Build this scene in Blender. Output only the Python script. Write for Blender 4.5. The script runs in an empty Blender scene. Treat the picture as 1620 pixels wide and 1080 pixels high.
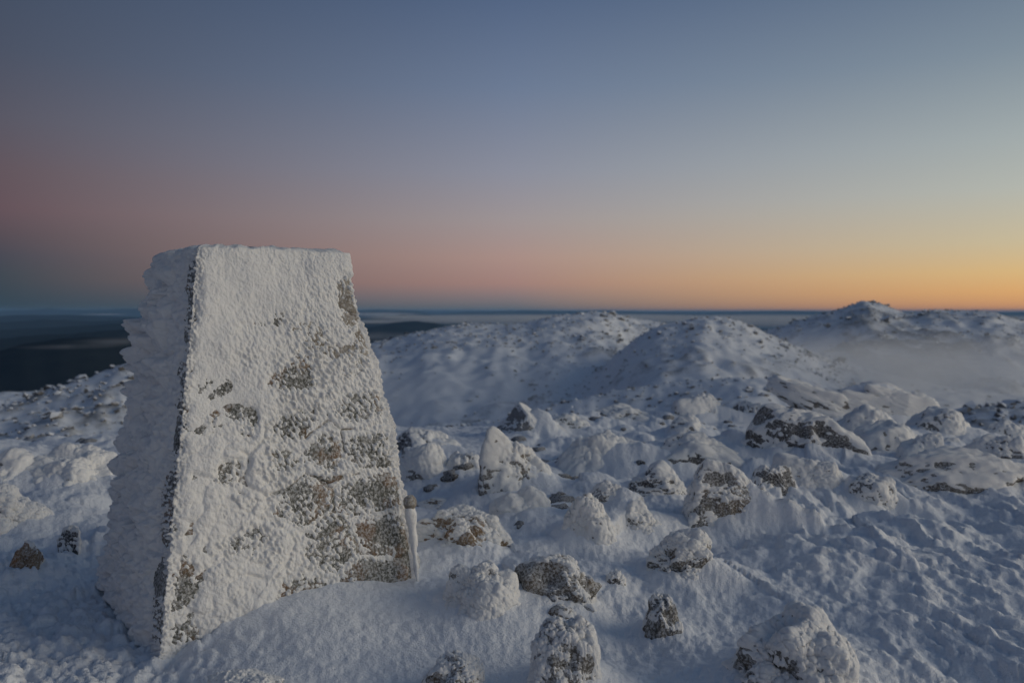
import bpy, math
import numpy as np

sc = bpy.context.scene
COL = sc.collection

# ------------------------------------------------------------------ camera
F_PX, CX, CY = 1260.0, 810.0, 540.0          # photograph is 1620 px wide
PITCH = math.atan(48.0 / F_PX)
CAM_Z = 1.5
cd = bpy.data.cameras.new('camera')
cam = bpy.data.objects.new('camera', cd)
COL.objects.link(cam)
cam.location = (0, 0, CAM_Z)
cam.rotation_euler = (math.pi / 2 - PITCH, 0, 0)
cd.sensor_width = 36.0
cd.lens = 36.0 * F_PX / 1620.0
cd.clip_start, cd.clip_end = 0.1, 300000.0
cd.dof.use_dof = True
cd.dof.focus_distance = 3.75
cd.dof.aperture_fstop = 2.4
sc.camera = cam

# ------------------------------------------------------------------ sky
SUN_AZ, SUN_EL = 97.0, 11.0                    # degrees, clockwise from the view axis


def lin(c):
    c = np.array(c, float) / 255.0
    return np.where(c <= 0.04045, c / 12.92, ((c + 0.055) / 1.055) ** 2.4)


wd = bpy.data.worlds.new('World')
sc.world = wd
wd.use_nodes = True
nt = wd.node_tree
nt.nodes.clear()


def N(tree, typ, **kw):
    n = tree.nodes.new(typ)
    for k, v in kw.items():
        setattr(n, k, v)
    return n


def mth(tree, op, a, b=None, c=None, clamp=False):
    n = N(tree, 'ShaderNodeMath', operation=op, use_clamp=clamp)
    for i, v in enumerate((a, b, c)):
        if v is None:
            continue
        if isinstance(v, (int, float)):
            n.inputs[i].default_value = v
        else:
            tree.links.new(v, n.inputs[i])
    return n.outputs[0]


def mixc(tree, fac, a, b):
    n = N(tree, 'ShaderNodeMix', data_type='RGBA')
    for s, v in ((n.inputs[0], fac), (n.inputs[6], a), (n.inputs[7], b)):
        if isinstance(v, (int, float)):
            s.default_value = v
        elif isinstance(v, (tuple, list, np.ndarray)):
            s.default_value = tuple(float(q) for q in v[:3]) + (1.0,)
        else:
            tree.links.new(v, s)
    return n.outputs[2]


def ramp(tree, fac, stops, interp='LINEAR'):
    n = N(tree, 'ShaderNodeValToRGB')
    cr = n.color_ramp
    cr.interpolation = interp
    for i, (p, c) in enumerate(stops):
        e = cr.elements[i] if i < 2 else cr.elements.new(min(p, 1.0))
        e.position = p
        if isinstance(c, (int, float)):
            c = (c, c, c)
        e.color = tuple(float(q) for q in c[:3]) + (1.0,)
    tree.links.new(fac, n.inputs[0])
    return n.outputs[0]


tc = N(nt, 'ShaderNodeTexCoord')
nrm = N(nt, 'ShaderNodeVectorMath', operation='NORMALIZE')
nt.links.new(tc.outputs['Generated'], nrm.inputs[0])
sx = N(nt, 'ShaderNodeSeparateXYZ')
nt.links.new(nrm.outputs[0], sx.inputs[0])
elev = mth(nt, 'MULTIPLY', mth(nt, 'ARCSINE', sx.outputs[2]), 180 / math.pi)
pos = mth(nt, 'POWER', mth(nt, 'DIVIDE', mth(nt, 'ADD', elev, 2.0), 92.0, clamp=True), 0.5)
azx = mth(nt, 'ARCTAN2', sx.outputs[0], sx.outputs[1])
daz = mth(nt, 'MULTIPLY', mth(nt, 'ARCCOSINE', mth(nt, 'COSINE', mth(nt, 'SUBTRACT', azx, math.radians(SUN_AZ)))), 180 / math.pi)


def epos(e):
    return math.sqrt(max(0, (e + 2) / 92.0))


def skyramp(tab, gain=1.0):
    return ramp(nt, pos, [(epos(e), lin(c) * gain) for e, c in tab])


HIGH = [(45, (62, 81, 106)), (90, (50, 65, 88))]
ANTI = skyramp([(-1, (38, 56, 70)), (0.6, (48, 64, 74)), (2.2, (56, 68, 77)), (3.4, (66, 69, 80)), (4.6, (82, 73, 81)), (6.2, (98, 79, 86)),
                (8.5, (96, 82, 89)), (11.5, (87, 85, 97)), (15.5, (73, 80, 97)), (21.5, (62, 75, 96)), (45, (45, 60, 83)), (90, (50, 65, 88))])
MID = skyramp([(-1, (84, 96, 106)), (0.1, (96, 102, 108)), (0.9, (128, 116, 117)), (2.0, (162, 129, 121)), (3.8, (170, 142, 134)), (6.5, (158, 148, 149)),
               (9.8, (139, 142, 156)), (15.5, (108, 123, 148)), (21.5, (82, 100, 130))] + HIGH)
RGT = skyramp([(-1, (190, 130, 90)), (0.2, (208, 148, 100)), (1.2, (220, 168, 108)), (2.4, (216, 181, 126)), (4.2, (200, 185, 152)), (7.5, (178, 181, 173)),
               (10.5, (161, 170, 171)), (15.5, (127, 142, 155)), (21.5, (94, 112, 136))] + HIGH)
SUNW = skyramp([(-1, (235, 150, 80)), (0.2, (250, 175, 90)), (1.2, (255, 200, 115)), (2.4, (255, 215, 140)), (4.2, (246, 218, 165)), (7.5, (215, 210, 188)),
                (10.5, (182, 188, 182)), (15.5, (140, 154, 165)), (21.5, (104, 122, 144))] + HIGH, 1.25)


def span(a, b):
    n = N(nt, 'ShaderNodeMapRange', interpolation_type='LINEAR')
    nt.links.new(daz, n.inputs[0])
    n.inputs[1].default_value, n.inputs[2].default_value = a, b
    return n.outputs[0]


c1 = mixc(nt, span(10, SUN_AZ - 32), SUNW, RGT)
c2 = mixc(nt, span(SUN_AZ - 32, SUN_AZ), c1, MID)
c3 = mixc(nt, span(SUN_AZ, SUN_AZ + 34), c2, ANTI)
bg = N(nt, 'ShaderNodeBackground')
nt.links.new(c3, bg.inputs[0])
bg.inputs[1].default_value = 1.0
wo = N(nt, 'ShaderNodeOutputWorld')
nt.links.new(bg.outputs[0], wo.inputs[0])

# ------------------------------------------------------------------ the glow of the low sun
sl = bpy.data.lights.new('sun', 'SUN')
sun = bpy.data.objects.new('sun', sl)
COL.objects.link(sun)
sl.energy = 1.25
sl.angle = math.radians(42)
sl.color = (1.0, 0.88, 0.69)
_a, _e = math.radians(SUN_AZ), math.radians(SUN_EL)
sun.rotation_euler = (math.pi / 2 - _e, 0, math.pi - _a)

sc.view_settings.view_transform = 'Standard'
sc.view_settings.look = 'None'
sc.view_settings.exposure = 0.0
sc.view_settings.gamma = 1.0
sc.view_settings.use_curve_mapping = False
sc.render.engine = 'CYCLES'
sc.cycles.max_bounces = 6
sc.cycles.diffuse_bounces = 3
sc.cycles.volume_bounces = 1
sc.cycles.transparent_max_bounces = 12

# ------------------------------------------------------------------ noise in numpy


def _h(ix, iy, iz, seed):
    x = (ix.astype(np.int64) * 374761393 + iy.astype(np.int64) * 668265263 + iz.astype(np.int64) * 2147483647 + seed * 1274126177) & 0xFFFFFFFF
    x = ((x ^ (x >> 13)) * 1274126177) & 0xFFFFFFFF
    x = ((x ^ (x >> 16)) * 2246822519) & 0xFFFFFFFF
    x = x ^ (x >> 13)
    return x


def _r(ix, iy, iz, seed):
    return (_h(ix, iy, iz, seed) & 0xFFFFFF) / float(0x1000000)


def noise2(x, y, seed=0):
    """gradient noise, about -1..1"""
    x0, y0 = np.floor(x), np.floor(y)
    fx, fy = x - x0, y - y0
    ux, uy = fx * fx * fx * (fx * (fx * 6 - 15) + 10), fy * fy * fy * (fy * (fy * 6 - 15) + 10)
    z = np.zeros_like(x0)

    def g(i, j):
        a = _r(x0 + i, y0 + j, z, seed) * (2 * math.pi)
        return np.cos(a) * (fx - i) + np.sin(a) * (fy - j)
    a = g(0, 0) * (1 - ux) + g(1, 0) * ux
    b = g(0, 1) * (1 - ux) + g(1, 1) * ux
    return 1.5 * (a * (1 - uy) + b * uy)


def noise3(p, seed=0):
    p0 = np.floor(p)
    f = p - p0
    u = f * f * f * (f * (f * 6 - 15) + 10)
    out = 0
    for i in (0, 1):
        for j in (0, 1):
            for k in (0, 1):
                w = (u[:, 0] if i else 1 - u[:, 0]) * (u[:, 1] if j else 1 - u[:, 1]) * (u[:, 2] if k else 1 - u[:, 2])
                out = out + w * _r(p0[:, 0] + i, p0[:, 1] + j, p0[:, 2] + k, seed)
    return (out - 0.5) * 2.4


def fbm2(x, y, oct=4, seed=0, gain=0.5):
    a, s = 1.0, 0.0
    for o in range(oct):
        s = s + a * noise2(x, y, seed + o * 17)
        x, y = x * 2.03 + 11.3, y * 2.03 - 7.7
        a *= gain
    return s


def fbm3(p, oct=4, seed=0, gain=0.5):
    a, s = 1.0, 0.0
    for o in range(oct):
        s = s + a * noise3(p, seed + o * 17)
        p = p * 2.03 + 5.1
        a *= gain
    return s


def worley2(x, y, seed=0):
    """F1, F2, random of the nearest cell, offset (dx, dy) from its point"""
    x0, y0 = np.floor(x), np.floor(y)
    z = np.zeros_like(x0)
    F1 = np.full(x.shape, 9.0)
    F2 = np.full(x.shape, 9.0)
    R, DX, DY = np.zeros_like(x), np.zeros_like(x), np.zeros_like(x)
    for i in (-1, 0, 1):
        for j in (-1, 0, 1):
            cx, cy = x0 + i, y0 + j
            dx = x - (cx + _r(cx, cy, z, seed))
            dy = y - (cy + _r(cx, cy, z + 1, seed))
            d = np.sqrt(dx * dx + dy * dy)
            m = d < F1
            F2 = np.where(m, F1, np.minimum(F2, d))
            F1 = np.where(m, d, F1)
            R = np.where(m, _r(cx, cy, z + 2, seed), R)
            DX, DY = np.where(m, dx, DX), np.where(m, dy, DY)
    return F1, F2, R, DX, DY


def worley3(p, seed=0):
    p0 = np.floor(p)
    F1 = np.full(len(p), 9.0)
    R = np.zeros(len(p))
    for i in (-1, 0, 1):
        for j in (-1, 0, 1):
            for k in (-1, 0, 1):
                c = p0 + np.array([i, j, k])
                d = 0
                for q in range(3):
                    d = d + (p[:, q] - c[:, q] - _r(c[:, 0], c[:, 1], c[:, 2], seed + q * 31)) ** 2
                m = d < F1
                F1 = np.where(m, d, F1)
                R = np.where(m, _r(c[:, 0], c[:, 1], c[:, 2], seed + 99), R)
    return np.sqrt(F1), R


def sm(x, a, b):
    t = np.clip((x - a) / (b - a), 0, 1)
    return t * t * (3 - 2 * t)


# ------------------------------------------------------------------ mesh helpers


def mesh_obj(name, verts, faces, mat, parent=None, smooth=True, loc=None, attr=None):
    verts = np.asarray(verts, np.float32).reshape(-1, 3)
    me = bpy.data.meshes.new(name)
    if isinstance(faces, np.ndarray):
        k = faces.shape[1]
        loops, starts = faces.reshape(-1), np.arange(len(faces)) * k
    else:
        loops = np.concatenate([np.asarray(f) for f in faces])
        ln = np.array([len(f) for f in faces])
        starts = np.concatenate([[0], np.cumsum(ln)[:-1]])
    me.vertices.add(len(verts))
    me.vertices.foreach_set('co', verts.reshape(-1))
    me.loops.add(len(loops))
    me.loops.foreach_set('vertex_index', loops.astype(np.int32))
    me.polygons.add(len(starts))
    me.polygons.foreach_set('loop_start', starts.astype(np.int32))
    me.update(calc_edges=True)
    me.polygons.foreach_set('use_smooth', np.full(len(starts), smooth, bool))
    for k, v in (attr or {}).items():
        a = me.attributes.new(k, 'FLOAT', 'POINT')
        a.data.foreach_set('value', np.asarray(v, np.float32))
    me.validate()
    if mat:
        me.materials.append(mat)
    o = bpy.data.objects.new(name, me)
    COL.objects.link(o)
    if loc is not None:
        o.location = loc
    if parent is not None:
        o.parent = parent
    return o


def grid_faces(nr, nc, wrap=False):
    i = np.arange(nr - 1)[:, None]
    j = np.arange(nc if wrap else nc - 1)[None, :]
    j2 = (j + 1) % nc
    a = i * nc + j
    b = i * nc + j2
    c = (i + 1) * nc + j2
    d = (i + 1) * nc + j
    return np.stack([a, b, c, d], -1).reshape(-1, 4)


def tag(o, label=None, cat=None, group=None, kind=None):
    for k, v in (('label', label), ('category', cat), ('group', group), ('kind', kind)):
        if v:
            o[k] = v
    return o


_ico = {}


def ico(level):
    if level not in _ico:
        t = (1 + 5 ** .5) / 2
        v = np.array([(-1, t, 0), (1, t, 0), (-1, -t, 0), (1, -t, 0), (0, -1, t), (0, 1, t), (0, -1, -t), (0, 1, -t), (t, 0, -1), (t, 0, 1), (-t, 0, -1), (-t, 0, 1)], float)
        f = np.array([(0, 11, 5), (0, 5, 1), (0, 1, 7), (0, 7, 10), (0, 10, 11), (1, 5, 9), (5, 11, 4), (11, 10, 2), (10, 7, 6), (7, 1, 8), (3, 9, 4), (3, 4, 2), (3, 2, 6), (3, 6, 8), (3, 8, 9), (4, 9, 5), (2, 4, 11), (6, 2, 10), (8, 6, 7), (9, 8, 1)])
        v /= np.linalg.norm(v, axis=1)[:, None]
        for _ in range(level):
            e = np.concatenate([f[:, [0, 1]], f[:, [1, 2]], f[:, [2, 0]]])
            es = np.sort(e, 1)
            u, inv = np.unique(es, axis=0, return_inverse=True)
            inv = inv.reshape(-1)
            m = v[u[:, 0]] + v[u[:, 1]]
            m /= np.linalg.norm(m, axis=1)[:, None]
            n = len(v)
            v = np.concatenate([v, m])
            k = len(f)
            ab, bc, ca = n + inv[:k], n + inv[k:2 * k], n + inv[2 * k:]
            f = np.concatenate([np.stack(q, 1) for q in ((f[:, 0], ab, ca), (f[:, 1], bc, ab), (f[:, 2], ca, bc), (ab, bc, ca))])
        _ico[level] = (v, f)
    return _ico[level]


# ------------------------------------------------------------------ materials


def material(name):
    m = bpy.data.materials.new(name)
    m.use_nodes = True
    t = m.node_tree
    t.nodes.clear()
    out = N(t, 'ShaderNodeOutputMaterial')
    b = N(t, 'ShaderNodeBsdfPrincipled')
    t.links.new(b.outputs[0], out.inputs[0])
    return m, t, b


def nz(t, scale, detail=3.0, rough=0.55, vec=None, sep=False):
    n = N(t, 'ShaderNodeTexNoise')
    n.inputs['Scale'].default_value = scale
    n.inputs['Detail'].default_value = detail
    n.inputs['Roughness'].default_value = rough
    if vec is not None:
        t.links.new(vec, n.inputs['Vector'])
    return n.outputs[0]


def bump(t, bsdf, hgt, dist, strength=1.0, prev=None):
    n = N(t, 'ShaderNodeBump')
    n.inputs['Strength'].default_value = strength
    n.inputs['Distance'].default_value = dist
    t.links.new(hgt, n.inputs['Height'])
    if prev is not None:
        t.links.new(prev, n.inputs['Normal'])
    t.links.new(n.outputs[0], bsdf.inputs['Normal'])
    return n.outputs[0]


def snow_material(name, base, tint, fine=150.0, mid=34.0, d1=0.004, d2=0.011):
    m, t, b = material(name)
    g = N(t, 'ShaderNodeNewGeometry')
    P = g.outputs['Position']
    f = ramp(t, nz(t, 2.2, 4, 0.6, P), [(0.3, tint), (0.7, base)])
    t.links.new(f, b.inputs['Base Color'])
    b.inputs['Roughness'].default_value = 0.75
    b.inputs['Specular IOR Level'].default_value = 0.25
    p = bump(t, b, nz(t, mid, 3, 0.6, P), d2)
    bump(t, b, nz(t, fine, 2, 0.6, P), d1, prev=p)
    return m


M_SNOW = snow_material('wind packed snow', (0.86, 0.88, 0.91), (0.80, 0.83, 0.88))
M_RIME = snow_material('rime ice', (0.85, 0.85, 0.845), (0.78, 0.785, 0.79), fine=230, mid=85, d1=0.0028, d2=0.005)


def rock_material(name, dark, mid, light, lichen, lich_amt, frost):
    m, t, b = material(name)
    tco = N(t, 'ShaderNodeTexCoord')
    oi = N(t, 'ShaderNodeObjectInfo')
    off = N(t, 'ShaderNodeVectorMath', operation='ADD')
    cmb = N(t, 'ShaderNodeCombineXYZ')
    r10 = mth(t, 'MULTIPLY', oi.outputs['Random'], 20.0)
    for i in range(3):
        t.links.new(r10, cmb.inputs[i])
    t.links.new(tco.outputs['Object'], off.inputs[0])
    t.links.new(cmb.outputs[0], off.inputs[1])
    P = off.outputs[0]
    grain = nz(t, 120, 2, 0.7, P)
    body = ramp(t, nz(t, 9, 6, 0.65, P), [(0.32, dark), (0.5, mid), (0.68, light)])
    body = mixc(t, mth(t, 'MULTIPLY', ramp(t, grain, [(0.5, 0.0), (0.7, 1.0)]), 0.45), body, light)
    lf = mth(t, 'MULTIPLY', ramp(t, nz(t, 5.5, 5, 0.6, P), [(0.52, 0.0), (0.62, 1.0)]), lich_amt)
    body = mixc(t, lf, body, lichen)
    g = N(t, 'ShaderNodeNewGeometry')
    fx = N(t, 'ShaderNodeSeparateXYZ')
    t.links.new(g.outputs['Normal'], fx.inputs[0])
    fr = mth(t, 'ADD', nz(t, 75, 4, 0.7, P), mth(t, 'MULTIPLY', fx.outputs[2], 0.10))
    ff = mth(t, 'MULTIPLY', ramp(t, fr, [(0.50 - 0.12 * frost, 0.0), (0.66 - 0.1 * frost, 1.0)]), min(1.0, 0.35 + frost * 0.5))
    body = mixc(t, ff, body, (0.78, 0.79, 0.81))
    t.links.new(body, b.inputs['Base Color'])
    b.inputs['Roughness'].default_value = 0.85
    b.inputs['Specular IOR Level'].default_value = 0.2
    p = bump(t, b, nz(t, 22, 6, 0.65, P), 0.02)
    bump(t, b, grain, 0.003, prev=p)
    return m


M_ROCK = rock_material('frosted granite', (0.055, 0.053, 0.05), (0.115, 0.108, 0.098), (0.2, 0.19, 0.17), (0.20, 0.13, 0.06), 0.35, 0.42)
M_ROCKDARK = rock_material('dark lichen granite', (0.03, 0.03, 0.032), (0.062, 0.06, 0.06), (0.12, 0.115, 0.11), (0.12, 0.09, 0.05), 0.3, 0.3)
M_BROWN = rock_material('brown weathered granite', (0.11, 0.075, 0.045), (0.2, 0.14, 0.085), (0.3, 0.24, 0.17), (0.28, 0.13, 0.045), 0.6, 0.15)
M_STONE = rock_material('pillar granite', (0.05, 0.056, 0.05), (0.10, 0.102, 0.09), (0.2, 0.195, 0.175), (0.30, 0.165, 0.08), 0.5, 0.42)
M_STONEBARE = rock_material('bare tan pillar granite', (0.17, 0.15, 0.125), (0.27, 0.245, 0.21), (0.36, 0.33, 0.29), (0.36, 0.26, 0.16), 0.2, 0.25)
M_MORTAR = rock_material('old mortar', (0.16, 0.14, 0.125), (0.22, 0.2, 0.18), (0.3, 0.28, 0.25), (0.25, 0.2, 0.15), 0.2, 0.5)
M_METAL, _t, _b = material('weathered steel')
_t.links.new(ramp(_t, nz(_t, 60, 4), [(0.4, (0.10, 0.11, 0.12)), (0.65, (0.5, 0.52, 0.55))]), _b.inputs['Base Color'])
_b.inputs['Roughness'].default_value = 0.6
_b.inputs['Metallic'].default_value = 0.4

M_HILL, _t, _b = material('snowy hillside with rock')
_g = N(_t, 'ShaderNodeNewGeometry')
_at = N(_t, 'ShaderNodeAttribute', attribute_name='bare')
_br = mth(_t, 'ADD', _at.outputs['Fac'], mth(_t, 'MULTIPLY', mth(_t, 'SUBTRACT', mth(_t, 'MULTIPLY', mth(_t, 'ADD', nz(_t, 0.13, 4, 0.75, _g.outputs['Position']), nz(_t, 0.9, 4, 0.7, _g.outputs['Position'])), 0.5), 0.5), 2.2))
_rk = ramp(_t, nz(_t, 0.3, 4, 0.6, _g.outputs['Position']), [(0.35, (0.05, 0.05, 0.052)), (0.65, (0.13, 0.125, 0.115))])
_t.links.new(mixc(_t, ramp(_t, _br, [(0.42, 0.0), (0.95, 0.8)]), (0.80, 0.825, 0.86), _rk), _b.inputs['Base Color'])
_b.inputs['Roughness'].default_value = 0.9
_b.inputs['Specular IOR Level'].default_value = 0.1

M_FOREST, _t, _b = material('distant forest')
_g = N(_t, 'ShaderNodeNewGeometry')
_t.links.new(ramp(_t, nz(_t, 0.004, 6, 0.65, _g.outputs['Position']), [(0.35, (0.012, 0.017, 0.02)), (0.65, (0.03, 0.036, 0.036))]), _b.inputs['Base Color'])
_b.inputs['Roughness'].default_value = 1.0
_b.inputs['Specular IOR Level'].default_value = 0.0


def volume_material(name, density, color, aniso=0.0):
    m = bpy.data.materials.new(name)
    m.use_nodes = True
    t = m.node_tree
    t.nodes.clear()
    o = N(t, 'ShaderNodeOutputMaterial')
    v = N(t, 'ShaderNodeVolumePrincipled')
    v.inputs['Density'].default_value = density
    v.inputs['Color'].default_value = tuple(color) + (1.0,)
    v.inputs['Anisotropy'].default_value = aniso
    t.links.new(v.outputs[0], o.inputs['Volume'])
    return m


# ------------------------------------------------------------------ where a photograph pixel's ray goes (used to read positions off the picture)


def ray(px, py):
    u, v = (px - CX) / F_PX, (CY - py) / F_PX
    d = np.array([u, math.cos(PITCH) + v * math.sin(PITCH), -math.sin(PITCH) + v * math.cos(PITCH)])
    return d / d[1]


def tan_elev(py):
    """height per metre of forward distance at the image row (row 492 is the horizon)"""
    return ray(CX, py)[2]


# ------------------------------------------------------------------ the pillar's frame
PX, PY, WB, WT, PH, PTH = -1.4135, 4.3313, 0.630, 0.3756, 1.80, 0.6389
CT, ST = math.cos(PTH), math.sin(PTH)


def near_base(x, y):
    """the summit's ground without the small relief"""
    r = np.hypot(x, y)
    z = -0.042 * (np.logaddexp(0, (y - 4.2) * 2) / 2)
    z = z + 0.055 * fbm2(x * 0.45 + 3.1, y * 0.45 - 1.7, 3, 5) * sm(r, 1.0, 4.0)
    z = z - 0.02 - 0.30 * np.logaddexp(0, (r - 14.2) * 1.2) / 1.2
    w_ = worley2(x * 1.5 + 0.3 * noise2(x, y, 15), y * 1.5, 16)
    hum = np.clip(1 - (w_[0] / 0.75) ** 2, 0, 1) * w_[2]
    hum = hum + 0.45 * np.clip(1 - (worley2(x * 3.3, y * 3.0, 18)[0] / 0.7) ** 2, 0, 1) * worley2(x * 3.3, y * 3.0, 18)[2]
    z = z + 0.15 * hum * sm(-np.abs(x - 1.2 - 0.05 * y), -2.6, -1.2) * sm(y, 3.6, 5.2) + 0.10 * hum * sm(-x, 1.9, 2.6) * sm(y, 3.5, 5)
    # the drift piled against the pillar's front and right
    lx = (x - PX) * CT + (y - PY) * ST
    ly = -(x - PX) * ST + (y - PY) * CT
    out = np.clip(-0.60 - ly, 0, None)
    prof = np.interp(lx, [-0.9, -0.62, -0.45, -0.15, 0.2, 0.6, 0.9, 1.3], [0, -0.01, 0.07, 0.15, 0.145, 0.09, 0.06, 0.0])
    z = z + prof * np.exp(-(out / 0.55) ** 1.4) * (ly < 0.2)
    return z


def at(px, py):
    """point where the pixel's ray meets the summit's ground"""
    d = ray(px, py)
    t = np.linspace(2.0, 40, 3000)
    g = near_base(t * d[0], t * d[1])
    below = np.nonzero(CAM_Z + t * d[2] <= g)[0]
    k = below[0] if len(below) else 900
    t0 = min(t[k], 15.5)
    return np.array([t0 * d[0], t0 * d[1], float(near_base(np.array([t0 * d[0]]), np.array([t0 * d[1]]))[0])])


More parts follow.
